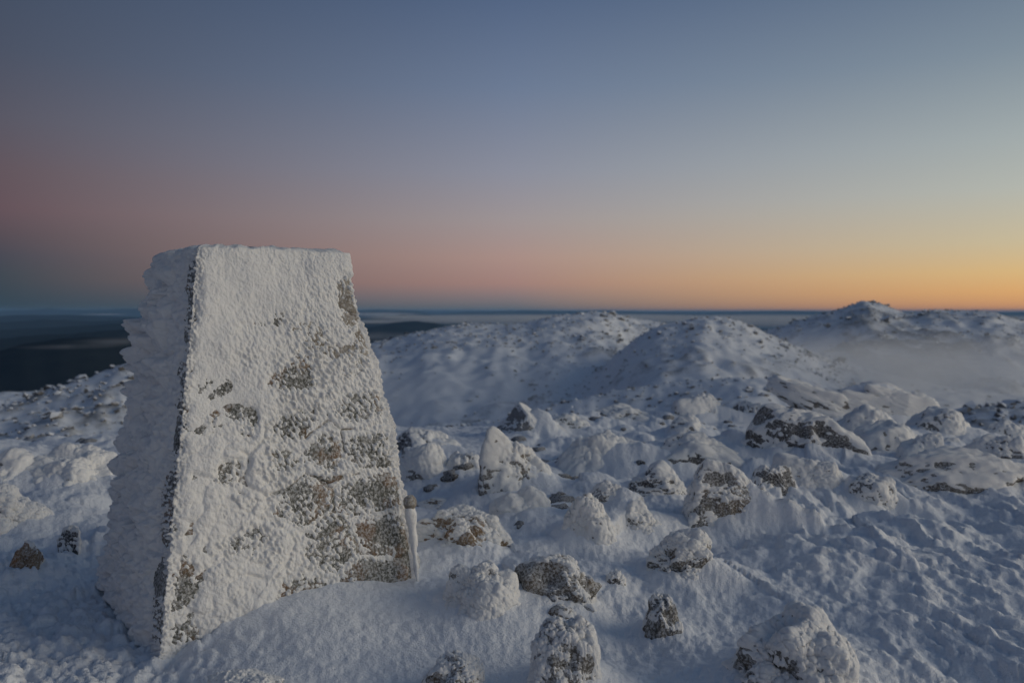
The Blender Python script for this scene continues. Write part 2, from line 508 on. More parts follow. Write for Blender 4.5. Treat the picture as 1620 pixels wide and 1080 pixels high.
# ------------------------------------------------------------------ boulders: left, right, top, foot in the photograph; looks
L_, R_, T_, A_, D_ = (-1, 0, 0), (1, 0, 0), (0, -1, 0), (0, 1, 0), (0, 0, -1)
BOULDERS = [
    # name, x0, x1, top, foot, roundness, roll, rime, bare [(dir, amount)], depth ratio, material, level, seed, label, drift tail
    ('boulder', 806, 950, 876, 975, 5, 8, 0.02, [((-.6, -.8, -.1), .55), ((.3, -.9, -.1), .35)], 0.8, 'r', 5, 3, 'half bare dome boulder speckled with frost, right of the mound at the pillar foot', 0.0),
    ('boulder', 700, 822, 896, 990, 7, 10, 0.75, [((.5, -.8, -.3), .45)], 0.9, 'r', 5, 8, 'rime coated mound just right of the pillar foot, beside the half bare dome', 0.0),
    ('boulder', 838, 948, 972, 1120, 6, 6, 0.5, [((.1, -.95, 0), .45)], 0.9, 'r', 5, 13, 'pointed cone of knobbly rime at the bottom edge, below the half bare dome', 0.0),
    ('boulder', 664, 776, 1034, 1120, 5, -4, 0.1, [((.2, -.9, .2), .4)], 0.8, 'r', 5, 21, 'dark frost dusted boulder cut off by the bottom edge, left of the rime cone', 0.0),
    ('boulder', 862, 918, 955, 1000, 6, 20, 0.2, [((.4, -.8, 0), .5)], 0.8, 'r', 4, 24, 'small speckled rock wedged between the half bare dome and the rime cone', 0.0),
    ('boulder', 1020, 1080, 938, 1020, 4.5, 25, 0.12, [((.2, -.85, -.4), .6)], 0.9, 'r', 5, 31, 'small egg shaped dark stone with a frosty top, alone on smooth snow', 0.0),
    ('boulder', 955, 995, 903, 938, 6, 10, 0.1, [((.0, -.8, -.5), .7)], 0.8, 'd', 4, 35, 'tiny dark rock tip with a frosted crest, between the dome and the wide rime boulder', 0.0),
    ('boulder', 1030, 1142, 838, 930, 7, 4, 0.6, [((-.1, -.6, -.75), .95), ((.8, -.4, -.3), .3)], 0.8, 'r', 5, 41, 'wide rime crusted boulder with a dark bare underside and snow streaming to its right', 0.35),
    ('boulder', 958, 1052, 792, 862, 9, 12, 0.55, [((.5, -.6, -.6), .8)], 0.7, 'r', 5, 46, 'blocky rime covered boulder with a dark lower right edge, above the wide rime boulder', 0.0),
    ('boulder', 893, 970, 786, 868, 5, -6, 0.85, [((.8, -.4, -.4), .25)], 0.8, 'r', 5, 52, 'round boulder wholly coated in rime, left of the blocky one', 0.0),
    ('boulder', 930, 1000, 760, 812, 8, 15, 0.5, [((.1, -.9, -.2), .5)], 0.8, 'r', 4, 57, 'small rime capped rock behind the wholly coated round boulder', 0.0),
    ('boulder', 712, 768, 842, 892, 7, 10, -0.05, [((-.1, -.95, .1), .7)], 0.8, 'b', 4, 63, 'brown bare rock poking out of the snow to the right of the pillar', 0.0),
    ('flat_rock', 752, 822, 832, 850, 10, -6, 0.45, [((0, -.95, -.3), 1.3)], 0.6, 'b', 4, 66, 'thin snow topped slab with a brown edge, above the brown bare rock', 0.0),
    ('flat_rock', 660, 748, 786, 803, 10, 2, 0.45, [((0, -.95, -.3), 1.4)], 0.6, 'b', 4, 69, 'flat snow covered slab with an orange brown edge beside the iced stake', 0.0),
    ('boulder', 752, 872, 674, 792, 11, 14, 0.55, [((.75, -.5, -.55), 1.0), ((-.8, -.6, .1), .45)], 0.75, 'r', 5, 73, 'large angular boulder with a snowy ridge and tan bare lower right corner', 0.2),
    ('boulder', 622, 708, 704, 775, 5, 0, 0.62, [((-.2, -.95, 0), .3)], 0.8, 'r', 5, 79, 'round frosted boulder tucked behind the right side of the pillar', 0.0),
    ('boulder', 606, 726, 678, 728, 8, 14, 0.55, [((-.8, -.6, 0), 0.9)], 0.8, 'd', 4, 83, 'smooth snow ramp boulder with a dark left face, behind the round frosted one', 0.5),
    ('boulder', 788, 872, 638, 688, 16, 0, 0.45, [((-.75, -.65, .1), 1.0)], 0.9, 'd', 4, 0, 'dark wedge rock with a bright snowy right face at the edge of the summit', 0.8),
    ('boulder', 905, 1040, 690, 735, 8, 3, 0.55, [((-.2, -.9, -.3), .6)], 0.6, 'd', 4, 92, 'low snowy boulder with short dark stripes, left of the broad dark hollow', 0.0),
    ('boulder', 1020, 1180, 684, 745, 9, 4, 0.35, [((-.1, -.75, -.5), 0.95)], 0.6, 'd', 4, 96, 'broad low boulder with a dark overhanging front', 0.2),
    ('boulder', 985, 1088, 732, 795, 8, 8, 0.5, [((.1, -.7, -.6), .8), ((-.9, -.3, -.3), .6)], 0.7, 'd', 4, 101, 'snow draped boulder with two dark hollows, in front of the broad low boulder', 0.3),
    ('boulder', 1085, 1236, 728, 846, 10, 26, 0.42, [((.1, -.75, -.6), .85)], 0.55, 'r', 5, 107, 'slab boulder leaning right with a bare dark lower corner and a sharp drift behind', 0.9),
    ('boulder', 1180, 1262, 736, 790, 9, 20, 0.4, [((.2, -.9, -.2), .65)], 0.7, 'd', 4, 111, 'small dark faced rock behind the leaning slab with the sharp drift', 0.2),
    ('boulder', 1335, 1425, 752, 808, 6, 10, 0.68, [((-.1, -.9, -.1), .4)], 0.8, 'd', 4, 115, 'snow buried lump with one dark vertical streak, on the trampled slope', 0.4),
    ('boulder', 1182, 1362, 640, 738, 15, -6, 0.32, [((-.3, -.9, -.2), .6)], 0.55, 'd', 5, 121, 'big slab with a dark striped front face, largest of the right hand rocks', 0.3),
    ('boulder', 1312, 1425, 642, 705, 12, 6, 0.75, [((-.9, -.3, -.1), .3)], 0.8, 'r', 4, 127, 'bright snow covered block against the right end of the big striped slab', 0.2),
    ('boulder', 1352, 1470, 668, 722, 9, 12, 0.6, [((.8, -.4, -.3), .45), ((-.8, -.5, 0), .4)], 0.7, 'r', 4, 131, 'rounded snowy block in front of the bright block, bare on its right edge', 0.2),
    ('slab_boulder', 1232, 1352, 596, 655, 14, 20, 0.72, [((-.5, -.8, -.2), .42)], 0.6, 'r', 4, 137, 'tilted pale slab on the skyline, leftmost of the leaning slabs', 0.0),
    ('slab_boulder', 1326, 1440, 614, 672, 12, 17, 0.72, [((-.5, -.8, -.1), .35)], 0.5, 'r', 4, 141, 'low leaning slab between the two taller skyline slabs', 0.0),
    ('slab_boulder', 1368, 1482, 606, 668, 14, 21, 0.75, [((-.5, -.8, -.1), .3)], 0.5, 'r', 4, 146, 'tallest leaning slab on the skyline, with a rounded crest falling to the right', 0.0),
    ('boulder', 1440, 1548, 644, 700, 9, 14, 0.5, [((-.8, -.5, -.4), .75)], 0.7, 'd', 4, 151, 'smooth boulder at the right end of the leaning slabs, dark hollow under its left', 0.2),
    ('boulder', 1535, 1640, 690, 742, 8, 12, 0.48, [((-.3, -.9, -.2), .55)], 0.7, 'd', 4, 157, 'snowy boulder with a dark hole in its front, at the right edge', 0.0),
    ('boulder', 1385, 1650, 708, 790, 7, 9, 0.55, [((-.2, -.85, -.4), .38)], 0.5, 'r', 5, 163, 'long low snow covered slab above the trampled snow at right', 0.0),
    ('boulder', 1550, 1640, 664, 692, 9, 14, 0.45, [((-.3, -.9, 0), .5)], 0.6, 'd', 4, 167, 'small far rock at the right edge, above the boulder with the dark hole', 0.0),
    ('boulder', 1486, 1538, 694, 722, 9, 20, 0.45, [((-.4, -.9, 0), .6)], 0.6, 'd', 4, 171, 'little dark tipped rock left of the boulder with the dark hole', 0.3),
    ('boulder', 1062, 1158, 626, 672, 12, 22, 0.68, [((-.9, -.3, 0), .5)], 0.7, 'r', 4, 177, 'smooth white drift boulder left of the skyline slabs', 0.3),
    ('boulder', 925, 1052, 640, 672, 8, 4, 0.38, [((-.1, -.9, -.2), .5)], 0.6, 'd', 4, 181, 'low spotted rocks in a far row, right of the dark wedge rock', 0.0),
    ('boulder', 1150, 1230, 638, 672, 8, 8, 0.4, [((-.2, -.9, -.1), .5)], 0.7, 'd', 4, 186, 'low frosted rock just left of the big striped slab, on the skyline', 0.0),
    ('boulder', 1152, 1370, 956, 1130, 5, 14, 0.62, [((-.75, -.6, -.2), .45)], 0.8, 'r', 6, 191, 'large mound of grainy rime at the bottom right', 0.0),
    ('boulder', 320, 440, 1062, 1110, 6, 6, 0.5, [((.2, -.7, .6), .35)], 0.7, 'r', 5, 195, 'buried rock barely showing at the bottom edge, below the pillar', 0.0),
    ('boulder', -70, 66, 716, 790, 7, 4, 0.42, [((.2, -.95, 0), .35)], 1.0, 'd', 5, 201, 'grey frosted rock at the left edge, on the snow behind the pillar', 0.0),
    ('boulder', 30, 190, 704, 800, 6, 0, 0.8, [((.3, -.9, -.35), .35)], 1.1, 'r', 6, 206, 'broad rough hump of rime just left of the pillar', 0.0),
    ('boulder', 88, 124, 834, 874, 9, 10, 0.25, [((0, -.9, -.2), .5)], 0.8, 'd', 4, 209, 'little dark stone in the rime below the broad hump, left of the pillar', 0.0),
    ('boulder', 14, 66, 858, 905, 9, 25, 0.05, [((0, -.9, -.2), .7)], 0.8, 'b', 4, 211, 'small dark brown rock tip in the snow near the left edge', 0.0),
    ('boulder', -90, 60, 772, 850, 6, 0, 0.75, [((.2, -.9, -.3), .35)], 1.1, 'r', 6, 215, 'rounded snow hump below the grey rock at the left edge', 0.0),
    ('boulder', 648, 800, 808, 884, 7, 4, 0.62, [((-.1, -.9, -.2), .4), ((0, -.95, .3), .3)], 0.9, 'b', 5, 231, 'broad low rime crusted rock with thin brown streaks, just right of the iced stake', 0.1),
    ('boulder', 776, 868, 774, 836, 6, 6, 0.85, [((.2, -.9, -.2), .2)], 0.9, 'r', 5, 236, 'smooth snow hump at the foot of the large angular boulder', 0.2),
    ('boulder', 878, 1000, 688, 752, 9, 6, 0.72, [((.7, -.6, -.3), .5)], 0.7, 'd', 5, 241, 'pale drift covered boulder right of the large angular boulder, nearly buried', 0.3),
    ('boulder', 1232, 1345, 722, 796, 10, 14, 0.72, [((-.4, -.8, -.2), .4)], 0.7, 'r', 5, 246, 'snow plastered boulder directly below the big striped slab', 0.3),
    ('boulder', 1100, 1192, 690, 742, 11, 10, 0.6, [((-.2, -.9, -.3), .5)], 0.7, 'd', 5, 251, 'angular snowy boulder left of the big striped slab and above the leaning slab', 0.2),
    ('boulder', 862, 934, 654, 690, 9, 10, 0.5, [((-.3, -.9, -.2), .5)], 0.7, 'd', 4, 256, 'low dark flecked rock in the snow just right of the dark wedge rock', 0.3),
    ('boulder', 1046, 1118, 655, 692, 10, 14, 0.55, [((-.4, -.9, -.1), .5)], 0.7, 'd', 4, 261, 'low angular rock in front of the smooth white drift boulder', 0.2),
    ('boulder', 1426, 1500, 690, 736, 10, 16, 0.6, [((-.5, -.8, -.1), .45)], 0.7, 'd', 4, 266, 'snowy angular rock behind the long low slab, left of the little dark tipped rock', 0.2),
    ('boulder', 690, 768, 716, 770, 8, 8, 0.7, [((-.5, -.8, 0), .4)], 0.8, 'r', 5, 271, 'soft snow covered rock between the round frosted boulder and the large angular one', 0.3),
]

ROCKMAT = {'r': M_ROCK, 'd': M_ROCKDARK, 'b': M_BROWN}
placed = []
for B in BOULDERS:
    name, x0, x1, top, foot = B[:5]
    p = at((x0 + x1) / 2, min(foot, 1200))
    w = (x1 - x0) / F_PX * p[1] * 0.5
    dep = w * B[9]
    yc = p[1] + dep * 0.55
    ztop = CAM_Z + tan_elev(top) * (yc + 0.15 * dep)
    xc = ((x0 + x1) / 2 - CX) / F_PX * yc
    g = float(near_base(np.array([xc]), np.array([yc]))[0])
    h = max(ztop - g, 0.05)
    placed.append((B, xc, yc, g, w, dep, h))

WIND = np.array([0.93, -0.37])                 # the way the wind blows the drifts


def near_height(x, y):
    z = near_base(x, y)
    r = np.hypot(x, y)
    lx = (x - PX) * CT + (y - PY) * ST
    ly = -(x - PX) * ST + (y - PY) * CT
    drift = np.exp(-(np.clip(-ly - 0.6, 0, None) / 0.7) ** 2) * sm(lx, -0.6, -0.2) * sm(-lx, -1.1, -0.6) * (ly < -0.3)
    calm = 1 - 0.75 * np.maximum(drift, 0.8 * sm(-np.abs(x + 0.55), -1.0, -0.6) * sm(-y, -3.9, -3.4))
    # rime and snow collars round every boulder, and the drift behind it
    for B, xc, yc, g, w, dep, h in placed:
        d2 = ((x - xc - 0.35 * w) / (w * 1.6)) ** 2 + ((y - yc - 0.35 * dep) / (dep * 1.5 + 0.06)) ** 2
        z = z + (0.26 + 0.28 * max(B[7], 0)) * h * np.exp(-d2 * 1.0)
        if B[14] > 0:
            a = (x - xc) * WIND[0] + (y - yc) * WIND[1]
            b = -(x - xc) * WIND[1] + (y - yc) * WIND[0]
            ln = w * 2.6
            prof = sm(a, -0.2 * w, 0.5 * w) * np.exp(-np.clip(a, 0, None) / ln * 1.6)
            wd_ = dep * 0.75 * (1 - 0.4 * np.clip(a / ln, 0, 1))
            z = z + B[14] * 0.75 * h * prof * np.clip(1 - np.abs(b) / wd_, 0, 1) ** 1.3
    # medium lumps everywhere
    z = z + calm * 0.022 * fbm2(x * 2.1, y * 2.1, 4, 31, 0.55) * sm(r, 1.5, 3.0)
    far = sm(r, 6, 12)
    z = z + far * 0.05 * np.abs(fbm2(x * 1.1, y * 1.5, 4, 41, 0.6))
    # trampled, wind cut snow to the right: ridges that run towards the camera
    m = sm(x - 0.15 * y, 0.35, 1.3) * sm(-y, -8.5, -6.0)
    qx = x * 3.2 + 0.45 * y + 0.5 * noise2(x * 1.3, y * 1.3, 3)
    qy = y * 1.15
    rid = 1 - np.abs(noise2(qx, qy, 51)) * 1.6
    rid2 = 1 - np.abs(noise2(qx * 2.1 + 4, qy * 2.6, 53)) * 1.6
    z = z + m * (0.045 * rid + 0.022 * rid2 - 0.04)
    f1, f2, rr, dx, dy = worley2(x * 8.5, y * 6.5, 57)
    z = z + m * 0.036 * np.sqrt(np.clip(1 - (f1 / 0.6) ** 2, 0, 1)) * rr * sm(noise2(x * 1.6, y * 1.1, 59), -0.3, 0.4)
    f1, f2, rr, dx, dy = worley2(x * 21, y * 16, 58)
    z = z + m * 0.016 * np.sqrt(np.clip(1 - (f1 / 0.6) ** 2, 0, 1)) * rr * sm(noise2(x * 2.2, y * 1.6, 60), -0.4, 0.3)
    # popcorn rime on the lee ground left of the pillar
    mp = sm(-x - 0.12 * y, 0.35, 0.95) * sm(-y, -6.0, -4.2) * calm
    f1, f2, rr, dx, dy = worley2(x * 22 + 0.5 * noise2(x * 7, y * 7, 62), y * 22, 61)
    g1, g2, gr, dx, dy = worley2(x * 9 + 0.3, y * 9, 63)
    z = z - 0.035 * mp + mp * (0.022 * np.sqrt(np.clip(1 - (f1 / 0.62) ** 2, 0, 1)) * (0.3 + rr) + 0.042 * np.sqrt(np.clip(1 - (g1 / 0.62) ** 2, 0, 1)) * gr)
    # rough frost between the boulders
    mr = (1 - m) * (1 - mp) * calm * sm(noise2(x * 1.7 + 9, y * 1.7, 67), -0.55, 0.35)
    f1, f2, rr, dx, dy = worley2(x * 27 + 0.6 * noise2(x * 8, y * 8, 72), y * 27, 71)
    z = z + mr * 0.014 * np.sqrt(np.clip(1 - (f1 / 0.62) ** 2, 0, 1)) * rr * (0.4 + 0.6 * sm(noise2(x * 4, y * 4, 70), -0.3, 0.5))
    z = z + (0.35 + 0.65 * calm) * 0.008 * fbm2(x * 15, y * 15, 4, 73, 0.65)
    # small runnels on the drift in front of the pillar
    z = z + drift * 0.012 * fbm2(lx * 3.5 + ly * 1.0, ly * 1.6, 3, 79, 0.5)
    return z


# angles of the sheets: fine in the view, coarse behind
phi = np.radians(np.concatenate([np.arange(-180, -42, 3.0), np.arange(-42, 42, 0.108), np.arange(42, 180, 3.0)]))
rr_ = np.concatenate([[0.25, 0.8, 1.5, 2.2], 2.6 * np.exp(np.linspace(0, math.log(36 / 2.6), 470))])
PHI, RR = np.meshgrid(phi, rr_)
X, Y = RR * np.sin(PHI), RR * np.cos(PHI)
Z = near_height(X.ravel(), Y.ravel())
tag(mesh_obj('snow_ground', np.stack([X.ravel(), Y.ravel(), Z], 1), grid_faces(len(rr_), len(phi), True)[:, ::-1], M_SNOW), kind='structure')



# ------------------------------------------------------------------ the hills: one sheet, each ridge read off its skyline


def skyline(R, pts):
    ang = [-math.pi] + [math.atan((px - CX) / F_PX) for px, _ in pts] + [math.pi]
    z = [-0.25 * R] + [CAM_Z + R * tan_elev(py) for _, py in pts] + [-0.25 * R]
    a = np.linspace(-math.pi, math.pi, 7201)
    y = np.interp(a, ang, z)

    def blur(q, deg):
        n = int(deg / 0.05 * 3)
        k = np.exp(-0.5 * (np.arange(-n, n + 1) * 0.05 / deg) ** 2)
        return np.convolve(np.pad(q, n, 'edge'), k / k.sum(), 'valid')
    return R, a, blur(y, 0.35), blur(y, 3.5)


LAYERS = [  # skyline, front slope, back slope, roughness
    (skyline(95, [(-500, 770), (-200, 712), (0, 648), (60, 626), (110, 608), (180, 582), (240, 577), (300, 578), (420, 598), (560, 660), (700, 730)]), 0.13, 0.35, 2.4, 0.42),
    (skyline(75, [(1380, 760), (1470, 690), (1530, 648), (1580, 640), (1640, 637), (1850, 620), (2200, 640)]), 0.10, 0.3, 0.9, 0.42),
    (skyline(170, [(560, 720), (800, 668), (900, 640), (1000, 616), (1100, 604), (1200, 600), (1262, 610), (1400, 660), (1530, 690), (1700, 700)]), 0.10, 0.2, 1.0, 0.04),
    (skyline(620, [(760, 650), (880, 618), (945, 590), (975, 562), (1010, 532), (1050, 513), (1090, 505), (1120, 501), (1150, 503), (1180, 512), (1220, 531), (1270, 552), (1340, 578), (1480, 610), (1700, 640)]), 0.13, 0.3, 1.0, 0.04),
    (skyline(950, [(300, 610), (450, 580), (570, 550), (600, 541), (650, 530), (700, 520), (740, 512), (780, 515), (835, 510), (880, 500), (935, 494), (975, 500), (1010, 507), (1060, 512), (1200, 570), (1400, 640)]), 0.15, 0.3, 1.0, 0.03),
    (skyline(1700, [(1000, 600), (1120, 556), (1195, 531), (1240, 516), (1290, 500), (1325, 490), (1366, 474), (1400, 485), (1436, 499), (1480, 490), (1530, 493), (1570, 495), (1620, 511), (1760, 530), (2200, 560)]), 0.17, 0.3, 1.2, 0.34),
]
rr_ = np.concatenate([np.geomspace(24, 120, 80)[:-1], np.geomspace(120, 450, 75)[:-1], np.geomspace(450, 1080, 130)[:-1], np.geomspace(1080, 1900, 85)[:-1], np.geomspace(1900, 2600, 8)])
phi = np.radians(np.concatenate([np.arange(-180, -42, 3.0), np.arange(-42, 42, 0.17), np.arange(42, 180, 3.0)]))
PHI, RR = np.meshgrid(phi, rr_)
P_, R_s = PHI.ravel(), RR.ravel()
NPHI = PHI.shape[1]
X, Y = R_s * np.sin(P_), R_s * np.cos(P_)
FWD = np.maximum(np.cos(P_), 0.5)             # skylines were read per metre of forward distance
Z = np.minimum(-6 - 0.22 * (R_s - 24), -14) * (R_s < 400) + (-60.0 - 0.06 * R_s) * (R_s >= 400)
Z = np.maximum(Z, -0.16 * R_s - 3)
bare = np.zeros_like(Z)
for li, ((R, ang, zt, zw), fs, bs, rg, bb) in enumerate(LAYERS):
    Re = R * (1 + 0.10 * noise2(P_ * 5 + li, P_ * 0 + 0.5, 300 + li) + 0.02 * noise2(P_ * 23, P_ * 0 + 1.5, 310 + li))
    d = R_s - Re
    wk = sm(np.abs(d), 0.02 * R, 0.45 * R)
    top = CAM_Z + (np.interp(P_, ang, zt) * (1 - wk) + np.interp(P_, ang, zw) * wk - CAM_Z) * FWD * Re / R
    e = 0.10 * R
    zz = top - np.where(d < 0, (np.sqrt(d * d + e * e) - e) * fs, (np.sqrt(d * d + e * e) - e) * bs)
    n0 = fbm2(X / (R * 0.30), Y / (R * 0.34), 3, 381 + li, 0.5)
    n1 = fbm2(X / (R * 0.085), Y / (R * 0.07), 4, 83 + li, 0.55)
    n2 = 1 - np.abs(fbm2(X / (R * 0.034), Y / (R * 0.030), 2, 89 + li, 0.5))
    n3 = noise2(X / (R * 0.012), Y / (R * 0.017), 189 + li)
    damp = 0.35 + 0.65 * sm(np.abs(d), 0, 0.2 * R)
    zz = zz + rg * R * (0.009 * n0 * damp * sm(np.abs(d), 0, 0.25 * R) + 0.0042 * n1 * damp + 0.0030 * (n2 - 0.7) + 0.0016 * n3)
    bn = 0.22 * n1 + 0.40 * (n2 - 0.55) + 0.34 * n3 + 0.34 * sm(fbm2(X / (R * 0.2), Y / (R * 0.2), 3, 97 + li), 0.0, 0.7) - 0.02 + bb
    k = zz > Z
    bare = np.where(k, bn, bare)
    Z = np.maximum(Z, zz)
tag(mesh_obj('snowy_hills', np.stack([X, Y, Z], 1), grid_faces(len(rr_), len(phi), True)[:, ::-1], M_HILL, attr={'bare': bare}), kind='structure')

# crags and blocks standing out of the snow on the hills: far too many to count


def rubble(name, px, py, pz, sx, sy, sz, mat, seed, lev=0):
    rg = np.random.default_rng(seed)
    v, f = ico(lev)
    k = len(v)
    n = len(px)
    a = rg.uniform(0, 2 * math.pi, n)
    q = v[None] * (1 + 0.35 * rg.normal(size=(n, k, 1)) * (1 if lev == 0 else 0.55)).clip(0.5, 1.6)
    q = q * np.stack([sx, sy, sz], 1)[:, None, :]
    ca, sa = np.cos(a)[:, None], np.sin(a)[:, None]
    q = np.stack([q[:, :, 0] * ca - q[:, :, 1] * sa + px[:, None], q[:, :, 0] * sa + q[:, :, 1] * ca + py[:, None], q[:, :, 2] + pz[:, None]], -1)
    F = (f[None] + (np.arange(n) * k)[:, None, None]).reshape(-1, 3)
    return tag(mesh_obj(name, q.reshape(-1, 3), F, mat, smooth=lev > 0), kind='stuff')


M_CRAG, _t, _b = material('crag rock with snow on its ledges')
_g = N(_t, 'ShaderNodeNewGeometry')
_s = N(_t, 'ShaderNodeSeparateXYZ')
_t.links.new(_g.outputs['Normal'], _s.inputs[0])
_t.links.new(mixc(_t, ramp(_t, _s.outputs[2], [(0.25, 0.0), (0.65, 1.0)]), (0.16, 0.155, 0.15), (0.8, 0.82, 0.85)), _b.inputs['Base Color'])
_b.inputs['Roughness'].default_value = 0.9
rg_ = np.random.default_rng(4)
wgt = np.clip(bare + 0.10, 0, None) ** 1.3 * R_s ** 1.0 * (np.abs(P_) < 0.66) * (R_s > 40) * (R_s < 1850)
pick = rg_.choice(len(wgt), 6500, replace=False, p=wgt / wgt.sum())
sz_ = R_s[pick] * np.exp(rg_.normal(size=len(pick)) * 0.5) * 0.00085
for lo_, hi_, a0, a1, n_, fs_ in ((58, 112, -0.66, -0.2, 2200, 0.0016), (110, 220, -0.1, 0.5, 1100, 0.0016), (50, 90, 0.42, 0.66, 600, 0.0026), (500, 660, 0.0, 0.4, 900, 0.0010), (700, 1000, -0.25, 0.2, 1600, 0.0009)):
    w_ = np.clip(bare + 0.25, 0, None) ** 1.5 * R_s ** 0.6 * (P_ > a0) * (P_ < a1) * (R_s > lo_) * (R_s < hi_)
    p_ = rg_.choice(len(w_), n_, replace=False, p=w_ / w_.sum())
    pick = np.concatenate([pick, p_])
    sz_ = np.concatenate([sz_, R_s[p_] * np.exp(rg_.normal(size=n_) * 0.5) * fs_])
rubble('hill_crags', X[pick] + rg_.normal(size=len(pick)) * R_s[pick] * 0.004, Y[pick], Z[pick], sz_ * 1.25, sz_ * 1.25, sz_ * 0.85, M_CRAG, 5)

# ------------------------------------------------------------------ the low country: plain and forested ranges
PLAIN = -560.0
ph2 = np.radians(np.arange(0, 360, 3.0))
r2 = np.array([1.0, 1500, 4000, 10000, 20000, 45000, 62000])
PHI, RR = np.meshgrid(ph2, r2)
tag(mesh_obj('forest_plain', np.stack([RR * np.sin(PHI), RR * np.cos(PHI), np.full(RR.shape, PLAIN)], -1), grid_faces(len(r2), len(ph2), True)[:, ::-1], M_FOREST), kind='structure')


def forest_range(R, depth, pts, amp, seed, lo=-60, hi=60):
    ph = np.radians(np.arange(lo, hi, 0.25))
    t = np.linspace(-1, 1, 17)
    PH, TT = np.meshgrid(ph, t)
    rad = R + TT * depth
    zt = np.interp(PH, [math.atan((px - CX) / F_PX) for px, _ in pts], [R * tan_elev(py) for _, py in pts]) * np.cos(PH)
    zt = np.maximum(zt + amp * fbm2(PH * 26, TT * 0 + seed, 4, seed, 0.5), PLAIN - 60)
    z = PLAIN - 40 + (zt - PLAIN + 40) * np.cos(TT * math.pi / 2) ** 1.2
    return tag(mesh_obj('forest_ridge', np.stack([rad * np.sin(PH), rad * np.cos(PH), z], -1), grid_faces(len(t), len(ph))[:, ::-1], M_FOREST), kind='structure')


forest_range(2600, 1000, [(-900, 640), (-100, 566), (0, 553), (40, 543), (100, 534), (150, 531), (210, 536), (300, 545), (420, 556), (560, 575), (700, 640), (820, 700)], 5, 3)
forest_range(4900, 1300, [(-600, 520), (0, 534), (60, 530), (140, 525), (210, 519), (300, 520), (450, 528), (560, 536), (620, 534), (680, 545), (760, 570), (900, 600)], 8, 7)
forest_range(12000, 2500, [(-600, 506), (0, 509), (70, 505), (150, 508), (220, 504), (330, 509), (560, 508), (630, 512), (700, 520), (900, 535)], 16, 13)
forest_range(8500, 2200, [(-600, 512), (0, 522), (120, 516), (200, 510), (300, 508), (450, 514), (560, 520), (620, 511), (660, 507), (690, 512), (740, 525), (900, 540), (1300, 560)], 14, 11)
forest_range(17000, 3500, [(-600, 500), (0, 500), (90, 497), (160, 500), (300, 503), (560, 503), (600, 502), (640, 497), (680, 499), (730, 508), (900, 520), (1300, 520), (2000, 520)], 18, 17)
forest_range(34000, 5000, [(-600, 491), (0, 491), (70, 488.5), (140, 490), (200, 488.5), (330, 491), (560, 490.5), (600, 489.5), (660, 491.5), (690, 496), (760, 492.5), (830, 490.5), (900, 492), (960, 490.5), (1010, 494), (1110, 495), (1180, 492), (1250, 491.5), (1420, 493), (1540, 493.5), (1700, 495)], 16, 23)
forest_range(50000, 5000, [(-600, 491), (100, 490.5), (600, 490.5), (900, 491.5), (1300, 492.3), (2000, 493)], 20, 29)

# ------------------------------------------------------------------ cloud sheets, valley mist and the air


def soft_volume(name, density, color, ns, cut):
    """vapour that thins out towards the edge of its body, with a ragged inside"""
    m = volume_material(name, density, color)
    t = m.node_tree
    v = [n for n in t.nodes if n.type == 'PRINCIPLED_VOLUME'][0]
    tco = N(t, 'ShaderNodeTexCoord')
    ma = N(t, 'ShaderNodeVectorMath', operation='MULTIPLY_ADD')
    t.links.new(tco.outputs['Generated'], ma.inputs[0])
    ma.inputs[1].default_value = (2, 2, 2)
    ma.inputs[2].default_value = (-1, -1, -1)
    ln = N(t, 'ShaderNodeVectorMath', operation='LENGTH')
    t.links.new(ma.outputs[0], ln.inputs[0])
    fall = mth(t, 'POWER', mth(t, 'SUBTRACT', 1.0, ln.outputs['Value'], clamp=True), 1.3)
    g = N(t, 'ShaderNodeNewGeometry')
    rag = ramp(t, nz(t, ns, 3, 0.6, g.outputs['Position']), [(cut, 0.0), (cut + 0.3, 1.0)])
    t.links.new(mth(t, 'MULTIPLY', mth(t, 'MULTIPLY', fall, rag), density), v.inputs['Density'])
    return m


V_CLOUD = soft_volume('cloud', 0.0028, (0.97, 0.97, 0.98), 0.0007, 0.22)
V_MIST = soft_volume('mist', 0.013, (0.95, 0.97, 0.99), 0.017, 0.38)
V_WISP = soft_volume('wisp', 0.0028, (0.96, 0.96, 0.97), 0.012, 0.30)
V_HAZE = volume_material('air', 2.9e-5, (0.34, 0.62, 1.0))


def puff(name, px, py, R, ax, ay, az, mat, seed):
    v, f = ico(3)
    u = (px - CX) / F_PX
    o = mesh_obj(name, v * np.array([ax, ay, az]), f, mat, loc=(u * R, R, CAM_Z + tan_elev(py) * R))
    return tag(o, kind='stuff')


for i, (px, py, R, ax, ay, az) in enumerate([
        (800, 505, 13000, 2600, 1800, 95), (980, 503, 14500, 2400, 1800, 90),
        (600, 497, 22000, 1300, 1500, 60), (640, 501, 14500, 900, 900, 38), (585, 509, 11500, 600, 700, 34),
        (1210, 507, 13000, 2200, 1800, 120), (1600, 506, 15000, 1100, 1500, 100),
        (165, 497, 22000, 700, 900, 22)]):
    puff('cloud_sheet', px, py, R, ax, ay, az, V_CLOUD, 300 + i)
for i, (px, py, R, ax, ay, az) in enumerate([
        (110, 548, 1700, 130, 110, 6), (190, 540, 1620, 110, 110, 10), (250, 530, 1600, 80, 90, 12), (600, 532, 1800, 120, 100, 14)]):
    puff('wisp', px, py, R, ax, ay, az, V_WISP, 330 + i)
for i, (px, py, R, ax, ay, az) in enumerate([
        (1400, 590, 470, 190, 140, 34), (1250, 585, 640, 170, 150, 30), (1620, 612, 430, 150, 120, 36), (1480, 575, 760, 260, 180, 36), (780, 632, 520, 190, 150, 26)]):
    puff('valley_mist', px, py, R, ax, ay, az, V_MIST, 350 + i)
bx = 58000.0
